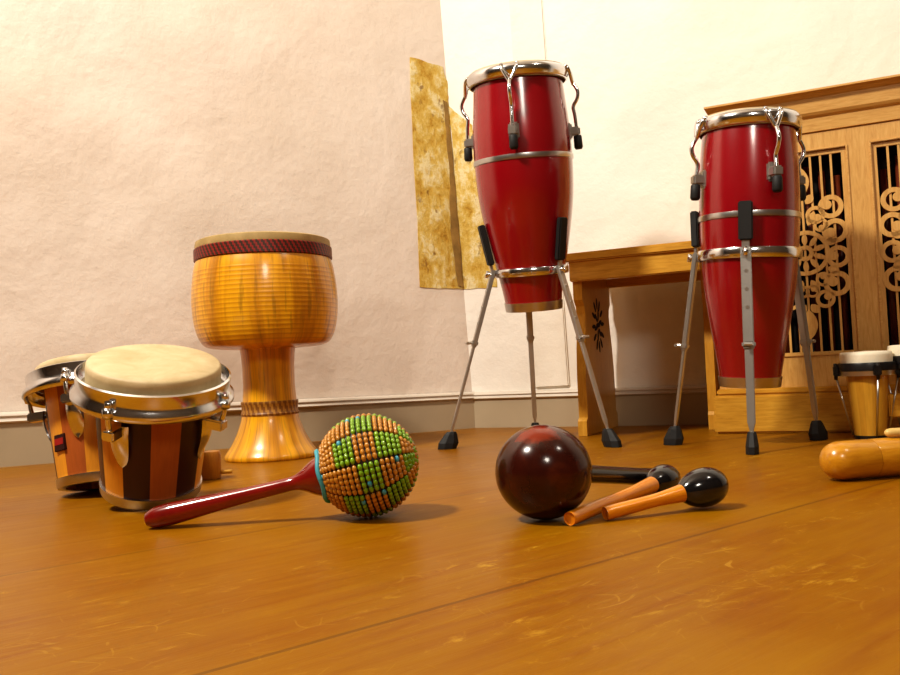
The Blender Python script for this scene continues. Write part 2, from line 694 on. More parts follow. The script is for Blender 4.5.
baseboard('left', L_DIR, L_N, 0.092, 0.092 + 0.021 * 3.2 / 1.15 * 0.9, 3.2)
baseboard('right', R_DIR, R_N, 0.090, 0.085, 3.2)

# shallow plaster pilaster strip to the right of the corner
o_r = CORNER + R_N * 0.010
pa = onplane(516, 20, o_r, R_N)
pb = onplane(550, 20, o_r, R_N)
s0 = (pa - CORNER).dot(R_DIR)
s1 = (pb - CORNER).dot(R_DIR)
bm = bmesh.new()
M_R = Matrix(((R_DIR.x, -R_N.x, 0, CORNER.x), (R_DIR.y, -R_N.y, 0, CORNER.y), (0, 0, 1, 0), (0, 0, 0, 1)))
M_R[0][2], M_R[1][2] = SHEAR.x, SHEAR.y
box(bm, (s0, -0.008, 0.092), (s1, 0.004, CEIL - 0.01), 0.003)
struct('trim_3', bm, m_wall('pilaster_plaster', (0.79, 0.745, 0.655), (0.87, 0.835, 0.755)), M_R)

# patch of exposed older plaster that wraps the corner
patch_m = m_patch()


def patch(name, o, nrm, pix, pm=None):
    bm = bmesh.new()
    pts = []
    n = len(pix)
    for i in range(n):
        a, b = pix[i], pix[(i + 1) % n]
        k = 7
        for t in range(k):
            jx = random.uniform(-0.8, 0.8) if t else 0
            jy = random.uniform(-0.8, 0.8) if t else 0
            pts.append(onplane(a[0] + (b[0] - a[0]) * t / k + jx, a[1] + (b[1] - a[1]) * t / k + jy, o, nrm))
    vs = [bm.verts.new(p) for p in pts]
    vb = [bm.verts.new(p - nrm * 0.006) for p in pts]
    bm.faces.new(vs)
    for i in range(len(vs)):
        j = (i + 1) % len(vs)
        bm.faces.new((vs[j], vs[i], vb[i], vb[j]))
    return struct(name, bm, pm or patch_m)


oL = CORNER + L_NT * 0.002
oR = CORNER + R_N * 0.002


def cpx(y):       # image x of the corner line at image y
    top = CORNER + Vector((0, 0, 1.0)) + SHEAR
    def pj(p):
        d = p - CAM
        k = d.dot(fw)
        return 450 + F * d.dot(cr) / k, 337.5 - F * d.dot(cu) / k
    a, b = pj(CORNER), pj(top)
    return a[0] + (b[0] - a[0]) * (y - a[1]) / (b[1] - a[1])


patch('trim_4', oL, L_NT, [(410, 57), (443, 67), (448, 88), (cpx(103), 103), (cpx(200), 200), (cpx(289), 289), (420, 287)])
patch('trim_5', oR, R_N, [(cpx(106), 106), (472, 125), (474, 150), (482, 175), (487, 210), (494, 245), (497, 287), (cpx(289), 289), (cpx(200), 200)])

oL2 = CORNER + L_NT * 0.0045  # corner shade painted as a thin dark strip over the patch
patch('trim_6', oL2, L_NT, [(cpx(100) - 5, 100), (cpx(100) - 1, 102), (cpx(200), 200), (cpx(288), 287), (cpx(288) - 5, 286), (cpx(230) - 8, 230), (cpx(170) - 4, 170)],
      plain('corner_shade_plaster', (0.30, 0.18, 0.05), 0.9, var=0.35, nscale=30))

# ---------------------------------------------------------------- shared materials
chrome = plain('chrome', (0.78, 0.79, 0.81), 0.16, 1.0, var=0.03)
dullchrome = plain('brushed_steel', (0.62, 0.61, 0.60), 0.28, 1.0, var=0.05)
leg_steel = plain('plated_steel', (0.50, 0.48, 0.45), 0.28, 0.75, var=0.05)
rubber = plain('black_rubber', (0.010, 0.011, 0.012), 0.6)
black_metal = plain('black_enamel_metal', (0.012, 0.011, 0.011), 0.35)
red = plain('red_lacquer', (0.27, 0.0015, 0.007), 0.24, coat=0.9, var=0.10, nscale=6)
hide = m_skin('natural_drum_skin', (0.48, 0.36, 0.18), (0.66, 0.53, 0.32))
hide_pale = m_skin('pale_drum_skin', (0.80, 0.72, 0.54), (0.90, 0.84, 0.68))
hide_tan = m_skin('tan_drum_skin', (0.34, 0.235, 0.085), (0.52, 0.37, 0.16))
honey = wood('honey_oak', [(0.50, 0.24, 0.022), (0.64, 0.34, 0.04), (0.74, 0.43, 0.065)], (2, 18, 18))
oak = wood('pale_oak', [(0.52, 0.27, 0.065), (0.63, 0.36, 0.10), (0.71, 0.44, 0.145)], (2.5, 20, 20), 0.45, 0.15)
oak_v = wood('pale_oak_upright', [(0.52, 0.27, 0.065), (0.63, 0.36, 0.10), (0.71, 0.44, 0.145)], (20, 20, 2.5), 0.45, 0.15)
honey_v = wood('honey_oak_upright', [(0.50, 0.24, 0.022), (0.60, 0.31, 0.036), (0.70, 0.39, 0.055)], (18, 18, 2))
dark_void = plain('dark_recess', (0.006, 0.004, 0.003), 0.8)


# ---------------------------------------------------------------- congas
def conga(label, bot, top, px, prof, t_band, lugs, lug_len, group):
    """prof: (t from top 0 to bottom 1, radius px); px: metres per photo pixel at the drum"""
    M = frame(bot, top)
    L = (top - bot).length
    root = empty('conga_drum', bot, label, 'drum', group)
    zz = lambda t: L * (1 - t)
    pr = smooth_prof([(r * px, zz(t)) for t, r in prof], 6)

    def rad(t):
        z = zz(t)
        for (ra, za), (rb, zb) in zip(pr, pr[1:]):
            if zb <= z <= za:
                return ra + (rb - ra) * (za - z) / max(1e-9, za - zb)
        return pr[-1][0]
    bm = bmesh.new()
    inner = [(r - 0.008, z) for r, z in reversed(pr)]
    lathe(bm, pr + inner, 96, closed=True)
    obj('shell', bm, red, root, M, sharp=0.7)
    rs = prof[0][1] * px                                  # shell radius under the head
    rr = rs * 1.135                                        # rim radius
    # head
    bm = bmesh.new()
    lathe(bm, [(rs * 1.06, L - 0.020), (rs * 1.065, L + 0.002), (rs * 1.05, L + 0.0065), (rs * 0.9, L + 0.0085), (rs * 0.5, L + 0.010), (0, L + 0.0105)], 72)
    obj('drumhead', bm, hide, root, M, sharp=0.8)
    # rim: rounded comfort-curve hoop with a flat band below
    bm = bmesh.new()
    zt = L + 0.002
    lathe(bm, smooth_prof([(rs * 1.07, zt - 0.002), (rr - 0.004, zt + 0.002), (rr, zt - 0.003), (rr + 0.001, zt - 0.010), (rr - 0.0015, zt - 0.019)], 5)
          + [(rr - 0.004, zt - 0.0205), (rs * 1.075, zt - 0.0205)], 96, closed=True)
    obj('rim', bm, chrome, root, M, sharp=0.9)
    # bands
    zb = zz(t_band)
    r_b = rad(t_band)
    bm = bmesh.new()
    lathe(bm, [(r_b - 0.002, zb - 0.0058), (r_b + 0.0016, zb - 0.0045), (r_b + 0.0022, zb), (r_b + 0.0016, zb + 0.0045), (r_b - 0.002, zb + 0.0058)], 96, closed=True)
    obj('band', bm, dullchrome, root, M, sharp=0.9)
    bm = bmesh.new()
    rb = prof[-1][1] * px
    r2 = rad(0.966)
    lathe(bm, [(rb - 0.006, -0.002), (rb + 0.0015, -0.002), (rb + 0.0025, 0.002), (r2 + 0.002, zz(0.966)), (r2 - 0.004, zz(0.966))], 72, closed=True)
    obj('bottom_ring', bm, dullchrome, root, M, sharp=0.9)
    # tuning lugs
    for phi in lugs:
        ph = phi * D2R
        zbk = L - lug_len
        rsh = rad(lug_len / L)
        ro = rr + 0.010
        bm = bmesh.new()                                  # bracket: plate on the shell and the arm carrying the rod
        Mz = Matrix.Rotation(ph, 4, 'Z')
        box(bm, (-0.010, -(rsh + 0.004), zbk - 0.015), (0.010, -(rsh - 0.010), zbk + 0.016), 0.003, Mz)
        box(bm, (-0.0085, -(ro + 0.006), zbk - 0.009), (0.0085, -(rsh - 0.002), zbk + 0.008), 0.003, Mz)
        lug = obj('tuning_lug', bm, leg_steel, root, M, sharp=0.6)
        bm = bmesh.new()
        pts = [cyl(ph, ro - 0.002, zt - 0.030), cyl(ph, ro + 0.006, zt - 0.046), cyl(ph, ro + 0.004, zt - 0.060),
               cyl(ph, ro - 0.004, zt - 0.074), cyl(ph, ro - 0.002, zt - 0.092), cyl(ph, ro, zbk - 0.006)]
        tube(bm, pts, 0.0036, 10, sub=5)
        for sgn in (-1, 1):                               # forked claw over the rim
            tube(bm, [cyl(ph + sgn * 0.15, rr - 0.001, zt + 0.001), cyl(ph + sgn * 0.13, rr + 0.004, zt - 0.008), cyl(ph, ro - 0.002, zt - 0.033)], [0.0026, 0.0034, 0.0034], 8, sub=4)
            tube(bm, [cyl(ph + sgn * 0.15, rr - 0.004, zt + 0.0015), cyl(ph + sgn * 0.15, rr + 0.002, zt - 0.002)], 0.0035, 8)
        obj('tuning_rod', bm, chrome, lug, M)
        bm = bmesh.new()
        t0 = cyl(ph, ro, zbk - 0.008)
        t1 = cyl(ph, ro + 0.001, zbk - 0.034)
        tube(bm, [t0, t0.lerp(t1, 0.1), t0.lerp(t1, 0.85), t1], [0.0065, 0.0078, 0.0082, 0.006], 12)
        obj('rubber_tip', bm, rubber, lug, M)
    return M, L, rad, zz


def stand(label, M, L, rad, zz, t_ring, feet, px, pad_len, sizes, group, seg2=0.42):
    c = (feet[0] + feet[1] + feet[2]) / 3
    root = empty('conga_stand', Vector((c.x, c.y, 0)), label, 'drum stand', group)
    zr = zz(t_ring)
    ra, rb = rad(t_ring - 0.016), rad(t_ring + 0.016)
    rm = max(ra, rb) + 0.0012
    hw = sizes['ring'] / 2
    bm = bmesh.new()
    lathe(bm, [(rm, zr - hw), (rm + 0.003, zr - hw), (rm + 0.0045, zr - hw * 0.6), (rm + 0.0045, zr + hw * 0.6), (rm + 0.003, zr + hw), (rm, zr + hw)], 96, closed=True)
    obj('clamp_ring', bm, chrome, root, M, sharp=0.9)
    Mi = M.inverted()
    for f in feet:
        lf = Mi @ Vector((f.x, f.y, f.z + 0.2))
        phi = math.atan2(lf.x, -lf.y)
        rad_dir = (M.to_3x3() @ cyl(phi, 1, 0)).normalized()
        top = M @ cyl(phi, rm + 0.010, zr - hw * 0.2)
        side = (M.to_3x3() @ Vector((math.cos(phi), math.sin(phi), 0))).normalized()
        w = sizes['w']
        fl = 0.034
        ax = (top - f).normalized()
        end = f + ax * fl * 0.75
        pt = lambda t: top.lerp(end, t)
        bm = bmesh.new()
        bar(bm, pt(-0.03), pt(seg2 + 0.03), w, 0.008, side, 0.0012)
        bar(bm, pt(seg2 - 0.05), pt(0.93), w * 0.82, 0.005, side, 0.001, w * 0.74, 0.005)
        bar(bm, pt(0.92), pt(0.965), w * 0.74, 0.005, side, 0.0008, w * 0.34, 0.0045)
        bar(bm, pt(0.96), pt(1.03), w * 0.34, 0.0045, side, 0.0008, w * 0.5, 0.005)
        # locking collar with its little wing screw
        cpt = pt(seg2)
        bar(bm, pt(seg2 - 0.012), pt(seg2 + 0.02), w * 1.25, 0.012, side, 0.002)
        tube(bm, [cpt + rad_dir * 0.004, cpt + rad_dir * 0.015], 0.003, 8)
        tube(bm, [cpt + rad_dir * 0.015 - side * 0.006, cpt + rad_dir * 0.015 + side * 0.006], 0.0028, 8)
        for q in (0.10, 0.20, 0.30):                      # rivets / height holes
            tube(bm, [pt(q) + rad_dir * 0.0035, pt(q) + rad_dir * 0.0052], 0.0028, 8)
        # upright tongue above the ring that carries the pad
        r1 = rad(t_ring - 0.02 - pad_len / L * 0.2)
        k0 = M @ cyl(phi, rm + 0.008, zr - hw)
        k1 = M @ cyl(phi, max(rm, rad(t_ring - (pad_len * 0.5) / L)) + 0.009, zr + pad_len * 0.55)
        bar(bm, k0, k1, w * 0.75, 0.005, side, 0.001)
        leg = obj('leg', bm, leg_steel, root, sharp=0.6)
        bm = bmesh.new()
        a = M @ cyl(phi, max(rm, rad(t_ring - 0.05)) + 0.0085, zr + hw + 0.010)
        tt = max(0.02, t_ring - (pad_len + 0.01) / L)
        b_ = M @ cyl(phi, max(rm, rad(tt)) + 0.0095, zr + hw + 0.010 + pad_len)
        bar(bm, a, b_, sizes['pad'], 0.012, side, 0.002)
        obj('rubber_pad', bm, rubber, leg, sharp=0.6)
        bm = bmesh.new()                                   # bolt through ring and leg
        q = M @ cyl(phi, rm + 0.002, zr)
        tube(bm, [q, q + rad_dir * 0.020], 0.005, 6)
        tube(bm, [q + rad_dir * 0.018 - ax * 0.007, q + rad_dir * 0.018 + ax * 0.007], 0.0035, 8)
        obj('wing_bolt', bm, chrome, leg)
        # rubber foot: faceted boot that widens to a slanted sole
        bm = bmesh.new()
        tb = bmesh.new()
        s2 = Vector((side.x, side.y, 0)).normalized()
        rd2 = Vector((rad_dir.x, rad_dir.y, 0)).normalized()
        wf = sizes['foot']
        ringv = []
        cen = f + ax * fl
        for hgt, ctr, ww, dd in ((0, f, wf * 0.55, wf * 0.92), (1, f + ax * fl * 0.35, wf * 0.56, wf), (2, f + ax * fl * 0.85, wf * 0.42, wf * 0.62), (3, cen, wf * 0.34, wf * 0.45)):
            ringv.append([tb.verts.new(ctr + s2 * (ww * 0.5 * math.cos(2 * PI * k / 8 + PI / 8) * 1.08) + rd2 * (dd * 0.5 * math.sin(2 * PI * k / 8 + PI / 8) * 1.08)) for k in range(8)])
        for v_ in ringv[0]:
            v_.co.z = 0.0005
        for a_, c_ in zip(ringv, ringv[1:]):
            for k in range(8):
                tb.faces.new((a_[k], a_[(k + 1) % 8], c_[(k + 1) % 8], c_[k]))
        tb.faces.new(list(reversed(ringv[0])))
        tb.faces.new(ringv[-1])
        merge(bm, tb)
        obj('rubber_foot', bm, rubber, leg)


# left conga: held high, tipped toward the viewer
lf = [G(447, 449), G(613, 447), G(536, 439)]
zc = (lf[0].y + lf[1].y + lf[2].y) / 3
botL = P(534, 309, zc + 0.02)
topL = P(517, 75, zc - 0.035)
pxL = zc / F
red.node_tree.nodes['Principled BSDF'].inputs['Coat Roughness'].default_value = 0.15
profL = [(0.045, 44.0), (0.12, 45.6), (0.25, 48.2), (0.37, 48.8), (0.5, 47.6), (0.62, 44.0), (0.74, 38.8), (0.84, 33.6), (0.93, 29.8), (1.0, 27.6)]
res = conga('red conga drum on the left, held high on splayed chrome legs before the wall corner', botL, topL, pxL, profL, 0.362, (-8, 82, 172, -98), 0.118, 'red conga drums')
stand('chrome tripod stand of the left red conga, one leg behind the drum', *res, 0.835, lf, pxL, 0.078, dict(ring=0.0155, w=0.0125, pad=0.020, foot=0.038), 'conga stands')

# right conga
rf = [G(673, 445), G(752.5, 454), G(819, 440)]
zc2 = (rf[0].y + rf[1].y + rf[2].y) / 3
botR = P(750, 385, zc2 + 0.01)
topR = P(748, 122, zc2 - 0.015)
pxR = zc2 / F
profR = [(0.03, 43.8), (0.12, 46.0), (0.26, 47.8), (0.40, 47.6), (0.5, 46.4), (0.62, 44.0), (0.75, 39.0), (0.87, 33.4), (1.0, 28.2)]
res = conga('red conga drum on the right, standing in front of the carved oak cabinet', botR, topR, pxR, profR, 0.365, (27, 117, 207, -63), 0.098, 'red conga drums')
stand('chrome tripod stand of the right red conga, one leg straight in front', *res, 0.505, rf, pxR, 0.062, dict(ring=0.0170, w=0.0165, pad=0.022, foot=0.034), 'conga stands', 0.50)

# ---------------------------------------------------------------- goblet drum
tb = G(272, 457.5)
tpx = tb.y / F
topT = P(262.5, 243, tb.y)
MT = frame(tb, Vector((tb.x, tb.y, 1)))
hT = topT.z
TB_LO, TB_HI = hT * 0.535, hT * 0.865
zy = lambda y: hT * (457.5 - y) / (457.5 - 243)
turned = m_turned('turned_mulberry_wood')
root = empty('goblet_drum', tb, 'yellow-brown turned wooden goblet drum standing by the left wall', 'drum')
bm = bmesh.new()
pr = smooth_prof([(66.6, 262), (69.0, 272), (71.2, 290), (71.6, 305), (70.2, 322), (66.5, 336), (61, 344.5), (52, 347.5), (40, 348.5), (26, 349.5)], 5)
lathe(bm, [(r * tpx, zy(y)) for r, y in pr] + [(20 * tpx, zy(340)), (50 * tpx, zy(335)), (64 * tpx, zy(300)), (64 * tpx, zy(262))], 96, closed=True)
obj('bowl', bm, turned, root, MT, sharp=0.7)
bm = bmesh.new()
lathe(bm, [(66.8 * tpx, zy(262)), (68.0 * tpx, zy(261)), (67.8 * tpx, zy(250.5)), (66.4 * tpx, zy(249.5)), (63 * tpx, zy(250)), (63 * tpx, zy(262))], 96, closed=True)
obj('patterned_band', bm, m_inlay('red_and_black_inlay', (0.045, 0.018, 0.008), (0.26, 0.016, 0.010), 84, 60.0), root, MT, sharp=0.7, label='dark red patterned band')
bm = bmesh.new()
lathe(bm, [(66.2 * tpx, zy(250)), (66.6 * tpx, zy(247)), (66.0 * tpx, zy(243)), (63.5 * tpx, zy(241.8)), (40 * tpx, zy(241.4)), (0, zy(241.2))], 96)
obj('drumhead', bm, hide_tan, root, MT, sharp=0.8)
bm = bmesh.new()
lathe(bm, [(0, zy(348)), (27.5 * tpx, zy(348)), (26.5 * tpx, zy(354)), (25.6 * tpx, zy(368)), (25.4 * tpx, zy(384)), (26.2 * tpx, zy(398)), (26.6 * tpx, zy(402)), (0, zy(402))], 72)
obj('stem', bm, turned, root, MT, sharp=0.7)
bm = bmesh.new()
lathe(bm, [(0, zy(401)), (28.0 * tpx, zy(401)), (28.4 * tpx, zy(403)), (27.6 * tpx, zy(404.5)), (27.6 * tpx, zy(411.5)), (28.6 * tpx, zy(413)), (28.2 * tpx, zy(414.8)), (0, zy(414.8))], 72)
obj('patterned_band', bm, m_inlay('brown_inlay', (0.22, 0.085, 0.012), (0.42, 0.20, 0.03), 30, 30.0), root, MT, sharp=0.7, label='brown patterned ring')
bm = bmesh.new()
pr = smooth_prof([(27.6, 414.5), (29, 421), (33, 432), (38.5, 443), (43.5, 450), (45.6, 453.5), (45.8, 456)], 5)
lathe(bm, [(0, zy(414.5))] + [(r * tpx, zy(y)) for r, y in pr] + [(45.0 * tpx, 0.0004), (0, 0.0004)], 96)
obj('foot', bm, turned, root, MT, sharp=0.7)

# ---------------------------------------------------------------- pair of striped bongos
LIGHT = (0.92, 0.40, 0.035)
DARK = (0.050, 0.005, 0.007)
MID = (0.50, 0.135, 0.026)


def bongo(root, bot, top, r_head, r_bot, lugs, staves, badge=None):
    M = frame(bot, top)
    L = (top - bot).length
    rt = r_head * 0.90
    pr = [(r_bot, 0.0), (r_bot * 1.0 + (rt - r_bot) * 0.5 + 0.001, L * 0.5), (rt, L - 0.012)]
    pr = smooth_prof(pr, 6)

    def rad(z):
        for (ra, za), (rb, zb) in zip(pr, pr[1:]):
            if za <= z <= zb:
                return ra + (rb - ra) * (z - za) / (zb - za)
        return rt
    bm = bmesh.new()
    lathe(bm, pr + [(r - 0.009, z) for r, z in reversed(pr)], 84, closed=True)
    shell = obj('shell', bm, staves, root, M, sharp=0.7)
    bm = bmesh.new()
    lathe(bm, [(r_head * 1.005, L - 0.028), (r_head * 1.01, L - 0.008), (r_head * 1.0, L - 0.002), (r_head * 0.965, L + 0.0006), (r_head * 0.6, L + 0.002), (0, L + 0.0025)], 84)
    obj('drumhead', bm, hide, root, M, sharp=1.0)
    # hoop: thin upper collar, gap, and flared lower flange
    bm = bmesh.new()
    ro = r_head * 1.165
    lathe(bm, [(ro - 0.0025, L - 0.012), (ro, L - 0.0135), (ro - 0.001, L - 0.027), (ro + 0.0008, L - 0.032), (ro + 0.0045, L - 0.036), (ro + 0.005, L - 0.041),
               (ro + 0.002, L - 0.045), (ro - 0.004, L - 0.043), (ro - 0.005, L - 0.030)], 96, closed=True)
    lathe(bm, [(r_head * 1.012, L - 0.028), (ro - 0.004, L - 0.030), (ro - 0.004, L - 0.034), (r_head * 1.012, L - 0.033)], 96, closed=True)
    obj('rim', bm, chrome, root, M, sharp=0.9)
    bm = bmesh.new()
    lathe(bm, [(r_bot - 0.009, -0.001), (r_bot + 0.001, -0.001), (r_bot + 0.0025, 0.002), (rad(0.012) + 0.0022, 0.012), (rad(0.012) - 0.006, 0.012)], 84, closed=True)
    obj('bottom_ring', bm, dullchrome, root, M, sharp=0.9)
    for phi in lugs:
        ph = phi * D2R
        Mz = Matrix.Rotation(ph, 4, 'Z')
        zt = L - 0.058
        bm = bmesh.new()
        # long shield-shaped bracket, bowed away from the shell
        cols = []
        nz = 12
        for i in range(nz + 1):
            t = i / nz
            z = zt - 0.056 * t
            hw = 0.0120 * (1 - 0.05 * t) * math.sqrt(max(0.0, 1 - max(0, (t - 0.35) / 0.65) ** 2)) if t > 0.35 else 0.0120
            row = []
            for k in range(7):
                s = -1 + 2 * k / 6
                out = (rad(z) + 0.002) + (0.0105 * (1 - s * s * 0.55) * (math.sin(PI * min(1, t * 0.9 + 0.25)) * 0.9 + 0.1))
                row.append(bm.verts.new(Mz @ Vector((s * max(hw, 0.0006), -out, z))))
            cols.append(row)
        for a, b in zip(cols, cols[1:]):
            for k in range(6):
                f = bm.faces.new((a[k], a[k + 1], b[k + 1], b[k]))
                f.smooth = True
        geom = list(bm.faces)
        bmesh.ops.recalc_face_normals(bm, faces=geom)
        bmesh.ops.solidify(bm, geom=geom, thickness=0.002)
        rlug = ro - 0.002
        box(bm, (-0.008, -(rlug + 0.008), zt - 0.012), (0.008, -(rad(zt) + 0.003), zt + 0.001), 0.002, Mz)
        lug = obj('tuning_lug', bm, chrome, root, M, sharp=0.8)
        bm = bmesh.new()
        tube(bm, [cyl(ph, ro + 0.003, L - 0.026), cyl(ph, ro + 0.004, L - 0.045), cyl(ph, rlug + 0.002, zt - 0.004)], 0.0032, 10, sub=4)
        tube(bm, [cyl(ph, ro + 0.004, L - 0.031), cyl(ph, ro + 0.004, L - 0.041)], 0.0068, 12)
        tube(bm, [cyl(ph, ro + 0.004, L - 0.022), cyl(ph, ro + 0.004, L - 0.031)], [0.0045, 0.0050], 6)
        obj('tuning_rod', bm, chrome, lug, M)
    if badge:
        ph = badge * D2R
        bm = bmesh.new()
        zc_ = L * 0.34
        Mz = Matrix.Rotation(ph, 4, 'Z')
        rb_ = rad(zc_)
        box(bm, (-0.011, -(rb_ + 0.0018), zc_ - 0.0115), (0.011, -(rb_ - 0.004), zc_ + 0.0115), 0.0006, Mz)
        bd = obj('maker_badge', bm, plain('dark_badge', (0.03, 0.004, 0.004), 0.4), root, M, label='small dark badge with a red field')
        bm = bmesh.new()
        box(bm, (-0.0095, -(rb_ + 0.0023), zc_ - 0.003), (0.0085, -(rb_ + 0.001), zc_ + 0.006), 0.0, Mz)
        obj('badge_field', bm, plain('badge_red', (0.33, 0.012, 0.010), 0.4), bd, M)
    return M, L


c1 = G(152, 511)
tilt = 0.30
r1b = 47.0 * 1.06 / F
z1 = c1.y + r1b * math.cos(tilt)
b1 = P(151.5, 492, z1)
b1.z = r1b * math.sin(tilt) + 0.0032
Lb = 0.163
t1 = P(155, 362, z1 - Lb * math.sin(tilt))
rh = 64.0 * t1.y / F
root = empty('bongo_drums', Vector((b1.x - 0.05, b1.y + 0.06, 0)), 'joined pair of striped wooden bongos with chrome rims, tipped apart on the floor at left', 'drum')
st1 = m_staves('striped_staves_front', [LIGHT, DARK, MID, DARK], 62 * D2R)
bongo(root, b1, t1, rh, r1b, (-31, 58, 148, 238), st1)
# the second drum, leaning back and to the left
z2 = b1.y + 0.130
r2b = 0.053
b2 = P(99, 474, z2)
til2 = 0.20
b2.z = r2b * math.sin(til2) * 1.12 + 0.001
ax2 = Vector((-0.10, til2, 0.97)).normalized()
t2 = b2 + ax2 * 0.174
st2 = m_staves('striped_staves_back', [LIGHT, MID, LIGHT, DARK], 76 * D2R)
bongo(root, b2, t2, 0.078, r2b, (-22, 68, 158, 248), st2, badge=-52)
bm = bmesh.new()
ma = b1.lerp(t1, 0.55)
mb = b2.lerp(t2, 0.55)
dd = (mb - ma).normalized()
bar(bm, ma + dd * 0.066, mb - dd * 0.062, 0.04, 0.06, dd.cross(Vector((0, 0, 1))), 0.004)
obj('joining_block', bm, wood('joining_block_wood', [(0.16, 0.035, 0.01), (0.25, 0.06, 0.015)]), root)

# small wooden block behind them
wb = G(211, 479)
root = empty('wood_block', wb, 'small wooden peg block on the floor between the striped bongos and the goblet drum', 'block')
bm = bmesh.new()
Mw = Matrix.Translation(wb) @ Matrix.Rotation(0.5, 4, 'Z')
wpx = wb.y / F
lathe(bm, [(0, 0.0005), (9.5 * wpx, 0.0005), (10 * wpx, 0.003), (10.8 * wpx, 24 * wpx), (9.5 * wpx, 27.5 * wpx), (0, 28.5 * wpx)], 32)
obj('block_body', bm, wood('peg_wood', [(0.46, 0.18, 0.02), (0.60, 0.27, 0.035)], (20, 20, 4)), root, Mw, sharp=0.7)
bm = bmesh.new()
tube(bm, [Mw @ Vector((0.006, -0.003, 0.010)), Mw @ Vector((0.030, -0.014, 0.010))], [0.0035, 0.003], 10)
obj('peg', bm, honey, root)

# ---------------------------------------------------------------- beaded shaker
bead_c = P(367.5, 465, 0.915)
rB = 0.0548
bead_c.z = rB * 1.015
hend = G(148, 529)
hend = P(146, 522, hend.y)
hend.z = 0.0095
axb = (hend - bead_c).normalized()
MB = frame(bead_c, bead_c + axb)
Mx = MB
LH = (hend - bead_c).length
root = empty('beaded_shaker', Vector((bead_c.x, bead_c.y, 0)), 'gourd shaker in a net of green and amber beads with a red-brown handle', 'shaker')
bm = bmesh.new()
bmesh.ops.create_uvsphere(bm, u_segments=48, v_segments=24, radius=rB - 0.0035)
for f in bm.faces:
    f.smooth = True
obj('gourd', bm, plain('dark_gourd', (0.035, 0.012, 0.005), 0.5), root, MB)
bm = bmesh.new()
proto = bmesh.new()
bmesh.ops.create_uvsphere(proto, u_segments=8, v_segments=6, radius=1.0)
pv = [v.co.copy() for v in proto.verts]
pf = [[v.index for v in f.verts] for f in proto.faces]
proto.free()
NS = 10
rings_n = 24
for i in range(rings_n):
    th = 0.52 + (PI - 0.52 - 0.10) * i / (rings_n - 1)
    rr_ = (rB - 0.0020)
    per = max(1, int(round(5.2 * math.sin(th))))
    j = int(i / 4.3)
    for s in range(NS):
        for k in range(per):
            jit = 0.0
            ph = 2 * PI * (s + 0.035 + (k + 0.5) / per * 0.93) / NS + 0.17
            c = Vector((math.sin(th) * math.sin(ph), -math.sin(th) * math.cos(ph), math.cos(th))) * rr_
            er = c.normalized()
            et = Vector((math.cos(ph), math.sin(ph), 0))
            el = er.cross(et)
            at_ = rr_ * math.sin(th) * 2 * PI / NS * 0.93 / per * 0.5
            st_, sl, sr = min(0.0046, at_ * 1.35), 0.00262, 0.0026
            odd = (s + j) % 2
            mi = 0
            if j == 0:
                mi = 0
            elif odd:
                mi = 1
            if random.random() < 0.012:
                mi = 2
            if i == 0 and random.random() < 0.35:
                mi = 2
            vs = [bm.verts.new(c + et * (p.x * st_) + el * (p.y * sl) + er * (p.z * sr)) for p in pv]
            for q in pf:
                f = bm.faces.new([vs[a] for a in q])
                f.smooth = True
                f.material_index = mi
beads_am = plain('amber_glass_beads', (0.50, 0.215, 0.022), 0.2, coat=0.6, var=0.35, nscale=300)
beads_gr = plain('green_glass_beads', (0.20, 0.37, 0.012), 0.2, coat=0.6, var=0.3, nscale=300)
beads_bl = plain('blue_glass_beads', (0.06, 0.34, 0.44), 0.25, coat=0.5)
obj('bead_net', bm, [beads_am, beads_gr, beads_bl], root, MB, kind='stuff')
bm = bmesh.new()
zc3 = rB * math.cos(0.485)
rc3 = rB * math.sin(0.485)
pts = []
for i in range(49):
    a = 2 * PI * i / 48
    pts.append(cyl(a, rc3 + 0.0015, zc3 + 0.0008 * math.sin(5 * a)))
tube(bm, pts, 0.0026, 8, cap=False)
obj('collar_cord', bm, plain('turquoise_cord', (0.07, 0.37, 0.46), 0.5), root, MB, label='turquoise cord round the neck of the gourd')
bm = bmesh.new()
hp = smooth_prof([(0.0232, 0.0455), (0.0222, 0.052), (0.0172, 0.062), (0.0105, 0.073), (0.0078, 0.082), (0.0078, 0.098), (0.0084, 0.130), (0.0100, 0.170), (0.0118, 0.205), (0.0122, LH - 0.024), (0.0112, LH - 0.010), (0.0072, LH - 0.001)], 6)
lathe(bm, [(0, 0.0455)] + [(r * 0.98, z) for r, z in hp] + [(0, LH + 0.002)], 40)
hm = plain('red_brown_lacquer', (0.21, 0.008, 0.005), 0.2, coat=0.9, var=0.3, nscale=30)
ho = obj('handle', bm, hm, root, MB, sharp=1.0)

# ---------------------------------------------------------------- brown gourd maraca
gc = P(543.5, 472, 0.852)
rG = 0.0468
gc.z = rG + 0.0004
ge = P(662, 484, 1.0)
ge.z = 0.0095
ge = Vector((0.262, 1.03, 0.0095))
MG = frame(gc, ge)
LG = (ge - gc).length
root = empty('maraca', Vector((gc.x, gc.y, 0)), 'large glossy dark brown gourd maraca with a black handle, lying in the middle', 'maraca')
bm = bmesh.new()
bmesh.ops.create_uvsphere(bm, u_segments=64, v_segments=32, radius=1.0)
for v in bm.verts:
    v.co = Vector((v.co.x * 0.0482, v.co.y * 0.0482, v.co.z * rG))
for f in bm.faces:
    f.smooth = True
obj('gourd', bm, m_gourd(), root, Matrix.Translation(gc))
bm = bmesh.new()
lathe(bm, [(0, rG * 0.9)] + smooth_prof([(0.017, rG * 0.9), (0.0125, rG + 0.006), (0.0098, rG + 0.02), (0.0096, LG * 0.6), (0.0105, LG - 0.03), (0.0105, LG - 0.006), (0.0075, LG)], 5) + [(0, LG + 0.001)], 32)
